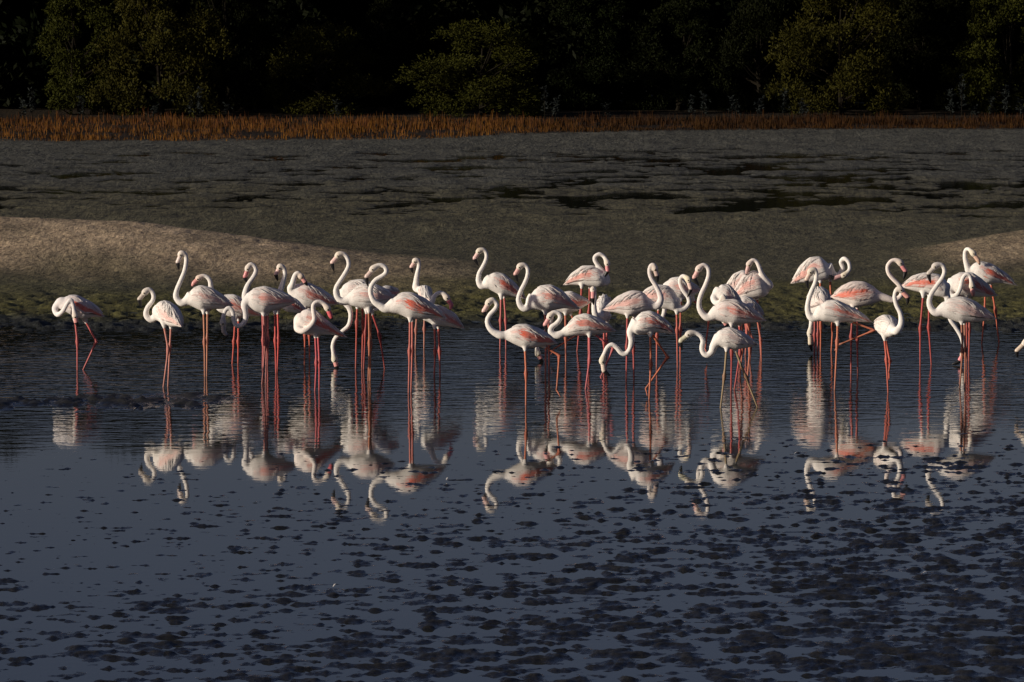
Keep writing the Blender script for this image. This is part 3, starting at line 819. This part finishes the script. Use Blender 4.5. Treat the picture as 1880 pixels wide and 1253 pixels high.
bird(lab='flamingo facing right and twisting its head back to preen, rear of the centre-right huddle', wl=652, front=(1412,532), tail=(1343,547),
     top=[(1408,512),(1395,501),(1383,498),(1362,509)], bot=[(1405,545),(1395,548),(1370,551)],
     neck=[(1413,524,-.02),(1405,513,-.05),(1398,502,-.06),(1394,491,-.06),(1389,481,-.05),(1382,478,-.05)], head=(1375.5,485,-.05), beak=[(1372,497),(1369.5,506)], headc=(.66,.52,.42), beakc=(.66,.42,.38), tipblack=.9,
     legs=[[(1366,548),(1372,600),(1368,652)],[(1390,547),(1394,600),(1397,652)]], coral=.45, pink=.8, legc=(.72,.24,.18), tint=(.97,.94,.94))
bird(lab='pinkish flamingo pressed behind the twisting one, only its back and wing showing', wl=646, front=(1386,514), tail=(1325,542),
     top=[(1376,499),(1364,497),(1348,504),(1338,517)], bot=[(1378,530),(1360,541),(1342,545)],
     neck=[(1392,520),(1395,532),(1390,543)], head=(1384,548), beak=[(1378,552),(1374,558)],
     legs=[[(1352,541),(1358,595),(1357,646)],[(1366,541),(1370,595),(1369,646)]], coral=.25, pink=1, legc=(.72,.22,.18))
bird(lab='white flamingo with its head curled under its breast, left of the centre-right huddle', wl=692, front=(1311,541), tail=(1368,566),
     top=[(1314,530),(1324,522),(1338,524),(1352,538)], bot=[(1318,560),(1330,570),(1350,574)],
     neck=[(1311,546,-.03),(1313,555,-.08),(1320,557,-.12),(1325,550,-.13),(1327,543,-.13)], head=(1330,551,-.13), beak=[(1331,562),(1329,568)],
     legs=[[(1362,572),(1363,640),(1358,692)],[(1376,572),(1377,640),(1372,692)]], coral=.3, pink=.5, legc=(.78,.30,.18))
bird(lab='flamingo behind the tall centre-right one, pale wing sloping down, head low below its belly', wl=665, front=(1345,562), tail=(1405,579),
     top=[(1352,549),(1366,544),(1380,549),(1393,561)], bot=[(1352,576),(1370,586),(1390,586)],
     neck=[(1341,570),(1334,579),(1330,585)], head=(1329,590), beak=[(1333,596),(1337,600)],
     legs=[[(1368,584),(1381,622),(1376,665)],[(1390,584),(1397,625),(1398,665)]], coral=.2, pink=.5, legc=(.72,.26,.18))
bird(lab='ruffled flamingo at the back right, neck coiled with bill stretched along its breast', wl=646, front=(1531,498), tail=(1451,523),
     top=[(1530,484),(1524,475),(1507,472),(1487,474),(1469,490)], bot=[(1526,512),(1510,516),(1490,520),(1470,520)],
     neck=[(1533,506,.03),(1541,505,.04),(1547,493,.02),(1544,481,0),(1550,475,-.03),(1558,482,-.05),(1559.5,495,-.06)], head=(1551,505,-.07), beak=[(1532,511,-.08),(1521,505,-.09)], beakc=(.74,.44,.42), headc=(.66,.54,.34),
     legs=[[(1506,516),(1507,600),(1506.5,646)],[(1524,514),(1529,600),(1526,646)]], coral=.55, pink=.6, legc=(.76,.24,.12))
bird(lab='white flamingo with its tail to the camera, head straight down to the water', wl=650, front=(1494,556), tail=(1512,556), yF=.15, yT=-.3, wf=.75,
     top=[(1497,537),(1503,526),(1509,535)], bot=[(1497,578),(1503,582),(1509,572)],
     neck=[(1493,566,.12),(1490,580,.05),(1489.5,592,.0),(1488,602,.0)], head=(1487,611,0), beak=[(1487.5,632,0),(1491,646,0)], beakc=(.70,.60,.46), headc=(.66,.58,.42),
     legs=[[(1496,582),(1495.5,615),(1495,650)],[(1502,582),(1501.5,615),(1501,650)]], coral=.1, pink=.3, black=.6, legc=(.60,.16,.14))
bird(lab='front flamingo holding one orange leg folded back in a wide V', wl=716, front=(1495,582), tail=(1604,594),
     top=[(1500,566),(1508,559),(1516,553),(1536,552),(1556,562),(1579,574)], bot=[(1499,588),(1510,591),(1536,594),(1560,591)],
     neck=[(1495,584),(1487,581),(1483,569),(1484,554),(1489.5,536),(1496.5,520),(1499,505),(1496,496)], head=(1489,498), beak=[(1481,514),(1484.5,531)], beakc=(.72,.54,.44), headc=(.60,.52,.38),
     legs=[[(1538,594),(1537,626),(1532,716)],[(1560,590),(1606,606.5),(1541,633)]], lift=(1,), toes={1:(1531,646)}, black=0.6, coral=.75, pink=.35, legc=(.78,.32,.18))
bird(lab='coral-winged flamingo facing right with neck held low then hooked up, bill downward', wl=686, front=(1622,546), tail=(1524,547),
     top=[(1612,533),(1606,528),(1587,518.5),(1564,518.5),(1544,528)], bot=[(1612,555),(1596,561),(1571,566),(1545,556)],
     neck=[(1628,548),(1640,551),(1652,546),(1656,535),(1650,523),(1641,514),(1632,503),(1629.5,490),(1636,480),(1644,478)], head=(1652,482), beak=[(1662,498),(1658.5,514)], beakc=(.80,.32,.32),
     legs=[[(1566,564),(1562.5,618),(1562.5,686)],[(1574,563),(1574,622),(1575,686)]], coral=.9, pink=.55, legc=(.60,.14,.12), tint=(1,.93,.91))
bird(lab='small round flamingo balancing on one leg, facing the camera with pink bill turned right', wl=722, front=(1640,605), tail=(1622,604), yF=-.16, yT=.40, wf=.98,
     top=[(1636,588),(1631,581),(1626,586)], bot=[(1636,618),(1630,622),(1625,618)],
     neck=[(1645,608,-.17),(1652,602,-.18),(1655,589,-.18),(1652.5,574,-.18),(1646,561,-.18),(1642.5,546,-.18),(1645,535,-.18)], head=(1652,531,-.18), beak=[(1666,546,-.18),(1666,560,-.18)], beakc=(.80,.40,.34),
     legs=[[(1624,621),(1627.5,660),(1631,722)],[(1626,622),(1634,664),(1632,684)]], lift=(1,), toes={1:(1632,694)}, coral=.05, pink=.35, legc=(.76,.20,.13), dyl=.03)
bird(lab='red-winged flamingo facing right, back of the right group, neck dropped out of sight to feed', wl=671, front=(1742,530), tail=(1653,528),
     top=[(1738,515),(1725,505),(1698,502),(1674,509)], bot=[(1738,547),(1722,545),(1705,541),(1678,535)],
     neck=[(1739,545),(1740,565),(1745,587),(1755,602),(1765,620),(1769,638)], head=(1768,651), beak=[(1761,664),(1748,669)], beakc=(.78,.26,.28), tipblack=.55,
     legs=[[(1695,543),(1689.5,603),(1689.5,671)],[(1706,543),(1705,601),(1710.5,671)]], coral=1.1, pink=.6, legc=(.64,.12,.11))
bird(lab='big white flamingo with grey S neck on dark buff legs, right group front', wl=713, front=(1719,573), tail=(1833,588),
     top=[(1725,561),(1733,554),(1743,548),(1765,546),(1790,554),(1812,570)], bot=[(1724,580),(1736,584),(1761,593),(1790,593),(1814,590)],
     neck=[(1720,574),(1711,569),(1706,556),(1709.5,541),(1720,525),(1731,509),(1734,497),(1729,487)], head=(1718,488), beak=[(1705,503),(1709,520)], beakc=(.56,.50,.44), headc=(.46,.41,.36),
     legs=[[(1765.5,592),(1767,646),(1761.5,713)],[(1770.5,592),(1772.5,644),(1771.5,713)]], coral=.3, pink=.4, black=.9, legc=(.50,.24,.15), tint=(.97,.97,.97))
bird(lab='flamingo curving its neck round to preen its own red-patched flank, right group', wl=664, front=(1739,523), tail=(1834,545),
     top=[(1745,509),(1761,501),(1786,502),(1808,518)], bot=[(1745,540),(1757,546),(1790,546),(1812,546)],
     neck=[(1743,536,-.06),(1749,545,-.12),(1758,540,-.14),(1764,527,-.14),(1767,513,-.14),(1773,504.5,-.14),(1780,506,-.14),(1783,515,-.14)], head=(1784.5,526,-.14), beak=[(1786,538,-.15),(1787,545,-.13)], headc=(.68,.55,.40), tipblack=.9,
     legs=[[(1774,546),(1775,605),(1775,664)],[(1780,546),(1780,604),(1778.5,664)]], coral=.9, pink=.6, legc=(.60,.14,.11))
bird(lab='rearmost flamingo on the far right, thin neck bent back, bill touching its shoulder', wl=631, front=(1781,492), tail=(1868,526),
     top=[(1788,483),(1801,480),(1823,487),(1852,507)], bot=[(1786,508),(1800,519),(1812,522),(1840,521)],
     neck=[(1780,498),(1776.5,492),(1772,474),(1772.5,461),(1778,457.5,-.04)], head=(1786,465,-.08), beak=[(1796,479,-.10),(1799,487,-.10)], beakc=(.70,.46,.34), tipblack=.85, headc=(.68,.58,.38),
     legs=[[(1809,520),(1808,570),(1802,631)],[(1819,520),(1827.5,570),(1835,631)]], coral=1, pink=.4, legc=(.76,.22,.12))
bird(lab='flamingo cut off by the right edge of the photo, only the bill tip in view', wl=718, front=(1925,575), tail=(2030,590),
     top=[(1935,560),(1955,550),(1980,552),(2008,570)], bot=[(1930,590),(1955,596),(1985,596)],
     neck=[(1925,580),(1914,586),(1910,600),(1906,615),(1899,622),(1892,622)], head=(1885,627), beak=[(1867,645),(1868.5,657)], beakc=(.70,.56,.44), headc=(.64,.54,.40),
     legs=[[(1960,596),(1960,650),(1958,718)],[(1970,596),(1972,650),(1972,718)]], coral=.6, legc=CORAL)

for i, b in enumerate(BIRDS):
    flamingo(b, i)

# ------------------------------------------------------------------ vegetation
def leaves_mesh(centres, dirs_out, n, lsize, lwid, r, spread):
    """n leaf blades (two triangles each) spread round given points"""
    ci = r.integers(0, len(centres), n)
    p = centres[ci] + r.normal(size=(n, 3)) * spread
    d = dirs_out[ci] * 0.7 + r.normal(size=(n, 3)) * 0.6
    d /= np.linalg.norm(d, axis=1)[:, None] + 1e-9
    s = np.cross(d, r.normal(size=(n, 3))); s /= np.linalg.norm(s, axis=1)[:, None] + 1e-9
    L = lsize * (0.7 + 0.6 * r.random(n))[:, None]; Wd = lwid * (0.7 + 0.6 * r.random(n))[:, None]
    V = np.empty((n, 4, 3))
    V[:, 0] = p; V[:, 1] = p + d * L * .5 + s * Wd * .5; V[:, 2] = p + d * L; V[:, 3] = p + d * L * .5 - s * Wd * .5
    F = np.arange(n * 4).reshape(n, 4)
    return V.reshape(-1, 3), F

def raw_mesh(name, V, F, mat, smooth_shade=False):
    me = bpy.data.meshes.new(name)
    me.vertices.add(len(V)); me.vertices.foreach_set('co', V.astype(np.float32).ravel())
    me.loops.add(F.size); me.loops.foreach_set('vertex_index', F.ravel().astype(np.int32))
    me.polygons.add(len(F))
    me.polygons.foreach_set('loop_start', (np.arange(len(F)) * F.shape[1]).astype(np.int32))
    me.polygons.foreach_set('loop_total', np.full(len(F), F.shape[1], dtype=np.int32))
    me.update(calc_edges=True)
    me.materials.append(mat)
    return me

def tree_meshes(seed, height, rx, n_leaf, lsize, lwid, mat, low=0.02):
    """crown: lobes of leaf clumps on an uneven outline; trunk with limbs"""
    r = np.random.default_rng(seed)
    cen, out = [], []
    nl = 34
    limbs = []
    for k in range(nl):
        a = r.random() * 2 * math.pi
        zf = low + (1 - low) * (k + r.random()) / nl
        ring = rx * (0.35 + 0.65 * math.sin(math.pi * min(1, (zf * 0.88 + 0.12)) ** 0.8) ** 0.6) * (0.55 + 0.5 * r.random())
        lc = np.array([math.cos(a) * ring, math.sin(a) * ring, height * (zf * 0.93)])
        rl = rx * (0.22 + 0.16 * r.random())
        limbs.append(lc)
        m = 46
        d = r.normal(size=(m, 3)); d /= np.linalg.norm(d, axis=1)[:, None]
        d[:, 2] = np.abs(d[:, 2]) * 0.8 + d[:, 2] * 0.2
        cen.append(lc + d * rl * (0.6 + 0.5 * r.random((m, 1))) * np.array([1, 1, 0.85])); out.append(d)
    cen = np.vstack(cen); out = np.vstack(out)
    cen[:, 2] = np.maximum(cen[:, 2], 0.05)
    V, F = leaves_mesh(cen, out, n_leaf, lsize, lwid, r, 0.075 * rx / 2)
    crown = raw_mesh('crown', V, F, mat)
    TV, TF = [], []
    base = np.array([0, 0, -0.1]); topp = np.array([r.normal() * .2, r.normal() * .2, height * .75])
    v, f = tube(catmull([base, base * .5 + topp * .5 + np.array([r.normal() * .15, r.normal() * .15, 0]), topp], 4), np.linspace(.05 * rx, .012 * rx, 9), 7); TV += v; TF += f
    for lc in limbs[::2]:
        t = np.clip(lc[2] / (height * .75) * 0.6, .05, .95)
        s0 = base * (1 - t) + topp * t
        v, f = tube(catmull([s0, s0 * .5 + lc * .5 + np.array([0, 0, -.1]), lc], 3), np.linspace(.022 * rx, .006 * rx, 7), 5, 1.0, len(TV)); TV += v; TF += f
    tm = bpy.data.meshes.new('trunk'); tm.from_pydata([tuple(x) for x in TV], [], TF); tm.materials.append(M_BARK); tm.update()
    return crown, tm

FRONT = [tree_meshes(900 + k, 1.0 * h, rx, 30000, .115, .046, M_LEAF) for k, (h, rx) in enumerate(((4.0, 1.9), (4.4, 2.2), (3.7, 2.0), (4.8, 2.0)))]
BACK = [tree_meshes(950 + k, h, rx, 15000, .30, .15, M_LEAF_DEEP_SHADE) for k, (h, rx) in enumerate(((9.2, 3.0), (9.8, 3.3), (8.8, 3.2)))]

def put_tree(name, meshes, x, y, sc, rz, label, group, mat=None):
    root = empty(name, (x, y, 0.18))
    root.rotation_euler = (0, 0, rz)
    root.scale = (sc[0], sc[0], sc[1])
    tag(root, label, 'tree', group)
    for nm, me in (('crown', meshes[0]), ('trunk', meshes[1])):
        o = bpy.data.objects.new(nm, me); COL.objects.link(o); o.parent = root
        if mat is not None and nm == 'crown':
            o.material_slots[0].link = 'OBJECT'; o.material_slots[0].material = mat
    return root

def px_x(px, Y): return (px - 940) * Y / F_PX
G = 'mangroves along the far shore'
front = [   # px centre, distance, width scale, height scale, variant, label
    (150, 162, .85, 1.10, 0, 'sunlit mangrove at the far left with two bright leaf clumps'),
    (300, 160, .95, 1.25, 1, 'tall sunlit mangrove column left of centre reaching down to the grass'),
    (420, 163, .80, 1.30, 3, 'dim mangrove just right of the brightest left column'),
    (600, 162, .95, .86, 2, 'mangrove with paired yellowish crowns between left column and round bush'),
    (885, 160, .98, .74, 1, 'rounded green bush with clear domed top in the centre of the treeline'),
    (735, 166, .85, 1.05, 0, 'dark mangrove filling the gap left of the round bush'),
    (1080, 166, .95, 1.05, 3, 'dark mangrove right of the round bush'),
    (1240, 165, .90, 1.05, 0, 'dim mangrove in the black stretch right of centre'),
    (1400, 164, .80, 1.10, 2, 'dim green mangrove beside the bright right-hand one'),
    (1545, 161, .95, 1.15, 1, 'brightest right-hand mangrove with drooping yellow-green foliage'),
    (1690, 165, .80, 1.10, 3, 'dark mangrove between the bright right-hand one and the edge'),
    (1840, 162, .85, 1.10, 0, 'mangrove at the right edge with a few lit leaf tufts'),
]
for i, (px, Y, sx, sz, var, lab) in enumerate(front):
    put_tree('mangrove_tree', FRONT[var], px_x(px, Y), Y, (sx, sz), 1.3 * i, lab, G, M_LEAF_SHADE if ('dark' in lab or 'dim' in lab) else None)
rb = np.random.default_rng(71)
k = 0
for row, Y in enumerate((168.5, 172.5, 177.5)):
    for x in np.arange(-27 + row * 1.3, 28, 3.9):
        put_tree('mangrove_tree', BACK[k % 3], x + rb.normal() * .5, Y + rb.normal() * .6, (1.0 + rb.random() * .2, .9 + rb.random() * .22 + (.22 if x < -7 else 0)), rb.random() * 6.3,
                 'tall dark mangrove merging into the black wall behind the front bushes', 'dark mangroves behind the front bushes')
        k += 1

# dry orange grass in front of the trees
rg = np.random.default_rng(5)
n = 42000
gx = rg.uniform(-24, 24, n)
t = rg.random(n)
front_edge = np.interp(gx, [-24, -16, -4, 2, 8, 24], [139.0, 139.0, 140.2, 145.0, 148.5, 149.5]) + 0.9 * fbm(gx / 1.5, gx * 0, 201, 3)
gy = front_edge + (157.5 - front_edge) * t ** 1.2
keep = fbm(gx / 1.1, gy / 1.3, 211, 3) > -0.10 - 0.35 * t
gx, gy, t = gx[keep], gy[keep], t[keep]; n = len(gx)
gh = (0.04 + 0.17 * rg.random(n) ** 1.7 + 0.07 * smooth(t * 1.5)) * (0.8 + 1.1 * fbm(gx / 0.9, gy / 1.5, 221, 2))
gz = ground_z(gx, gy)
lean = rg.normal(size=(n, 2)) * 0.10
wd = 0.007 + 0.009 * rg.random(n)
ang = rg.random(n) * math.pi
V = np.zeros((n, 4, 3))
sx_, sy_ = np.cos(ang) * wd, np.sin(ang) * wd
V[:, 0] = np.stack([gx - sx_, gy - sy_, gz - .02], -1); V[:, 1] = np.stack([gx + sx_, gy + sy_, gz - .02], -1)
tipx, tipy = gx + lean[:, 0] * gh, gy + lean[:, 1] * gh
V[:, 2] = np.stack([tipx + sx_ * .3, tipy + sy_ * .3, gz + gh], -1); V[:, 3] = np.stack([tipx - sx_ * .3, tipy - sy_ * .3, gz + gh], -1)
me = raw_mesh('dry_grass', V.reshape(-1, 3), np.arange(n * 4).reshape(n, 4), M_GRASS)
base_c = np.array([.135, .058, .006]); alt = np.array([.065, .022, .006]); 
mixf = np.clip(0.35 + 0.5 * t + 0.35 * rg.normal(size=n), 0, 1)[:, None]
gc = (base_c * (1 - mixf) + alt * mixf) * (np.interp(gx, [-2, 4, 24], [1, .28, .38]) * (1 + .45 * fbm(gx / 1.7, gy / 3, 231, 3)))[:, None]  # tree shade over the right part is painted into the blade colour
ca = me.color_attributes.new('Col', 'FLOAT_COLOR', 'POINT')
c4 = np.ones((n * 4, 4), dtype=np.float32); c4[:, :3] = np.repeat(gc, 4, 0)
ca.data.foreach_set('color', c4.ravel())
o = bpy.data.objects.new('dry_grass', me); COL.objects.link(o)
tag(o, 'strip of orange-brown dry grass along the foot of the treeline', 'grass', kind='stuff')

# pale young shoots standing behind the grass
def shoot_meshes(seed, h):
    r = np.random.default_rng(seed)
    cen = np.stack([r.normal(size=60) * .05, r.normal(size=60) * .05, np.linspace(.25, 1, 60) * h], -1)
    out = r.normal(size=(60, 3)) * np.array([1, 1, .3]); out /= np.linalg.norm(out, axis=1)[:, None]
    V, F = leaves_mesh(cen, out, 130, .12, .045, r, .012)
    st, sf = tube([[0, 0, -.05], [.01, 0, h * .5], [0, .01, h]], [.014, .011, .004], 5)
    sm = bpy.data.meshes.new('stem'); sm.from_pydata([tuple(x) for x in st], [], sf); sm.materials.append(M_BARK); sm.update()
    return raw_mesh('foliage', V, F, M_SHOOT), sm
SH = [shoot_meshes(30 + q, 0.85 + .12 * q) for q in range(3)]
for q, px in enumerate((43, 60, 150, 285, 350, 368, 418, 620, 1000, 1020, 1112, 1270, 1293, 1345, 1352, 1395, 1440, 1472, 1480, 1745, 1765, 1788, 1820, 1845, 1873)):
    Y = 157.6 + 0.5 * math.sin(q * 2.1)
    s = empty('mangrove_sapling', (px_x(px, Y), Y, float(ground_z(np.array([px_x(px, Y)]), np.array([Y]))[0])))
    hs = 0.8 + 0.25 * math.sin(q * 1.7) + (0.45 if px == 1765 else 0)
    s.scale = (1, 1, hs); s.rotation_euler = (0, 0, q * 1.1)
    tag(s, 'tallest pale mangrove shoot, standing near the right edge of the grass' if px == 1765 else 'short pale mangrove shoot standing in shade behind the orange grass', 'sapling', 'pale shoots behind the grass')
    for nm, me in (('foliage', SH[q % 3][0]), ('stem', SH[q % 3][1])):
        c = bpy.data.objects.new(nm, me); COL.objects.link(c); c.parent = s

# moulted feathers on the mud
def moult(px, py, ang, lab):
    p = on_water(px, py, 0.012)
    V, F = [], []
    for i in range(6):
        t = i / 5
        w = (0.002, .010, .013, .012, .008, .001)[i]
        x = 0.11 * t; z = 0.018 * math.sin(math.pi * t) + .05 * t * abs(math.sin(ang))
        for k in (-1, 0, 1):
            V.append((x, k * w, z + (.003 if k == 0 else 0)))
    for i in range(5):
        for k in range(2):
            a = i * 3 + k; F.append((a, a + 1, a + 4, a + 3))
    o = mesh_obj('feather', V, F, [M_PLUME], None, True, np.tile([.5, .48, .46], (len(V), 1)))
    o.location = p; o.rotation_euler = (0, 0, ang); o.scale = (.45, .45, .45)
    tag(o, lab, 'feather', 'moulted feathers on the mud')
moult(819, 882, 1.2, 'loose white feather just below the loop-necked flamingo\'s reflection')
moult(611, 1078, 1.0, 'loose white feather upright on the mud at lower left of centre')
moult(1458, 833, .4, 'loose white feather floating between the two right-hand reflection groups')
moult(1694, 1052, .2, 'loose white feather among the clods, upper of two at lower right')
moult(1752, 1084, .1, 'loose white feather among the clods, lower of two at lower right')
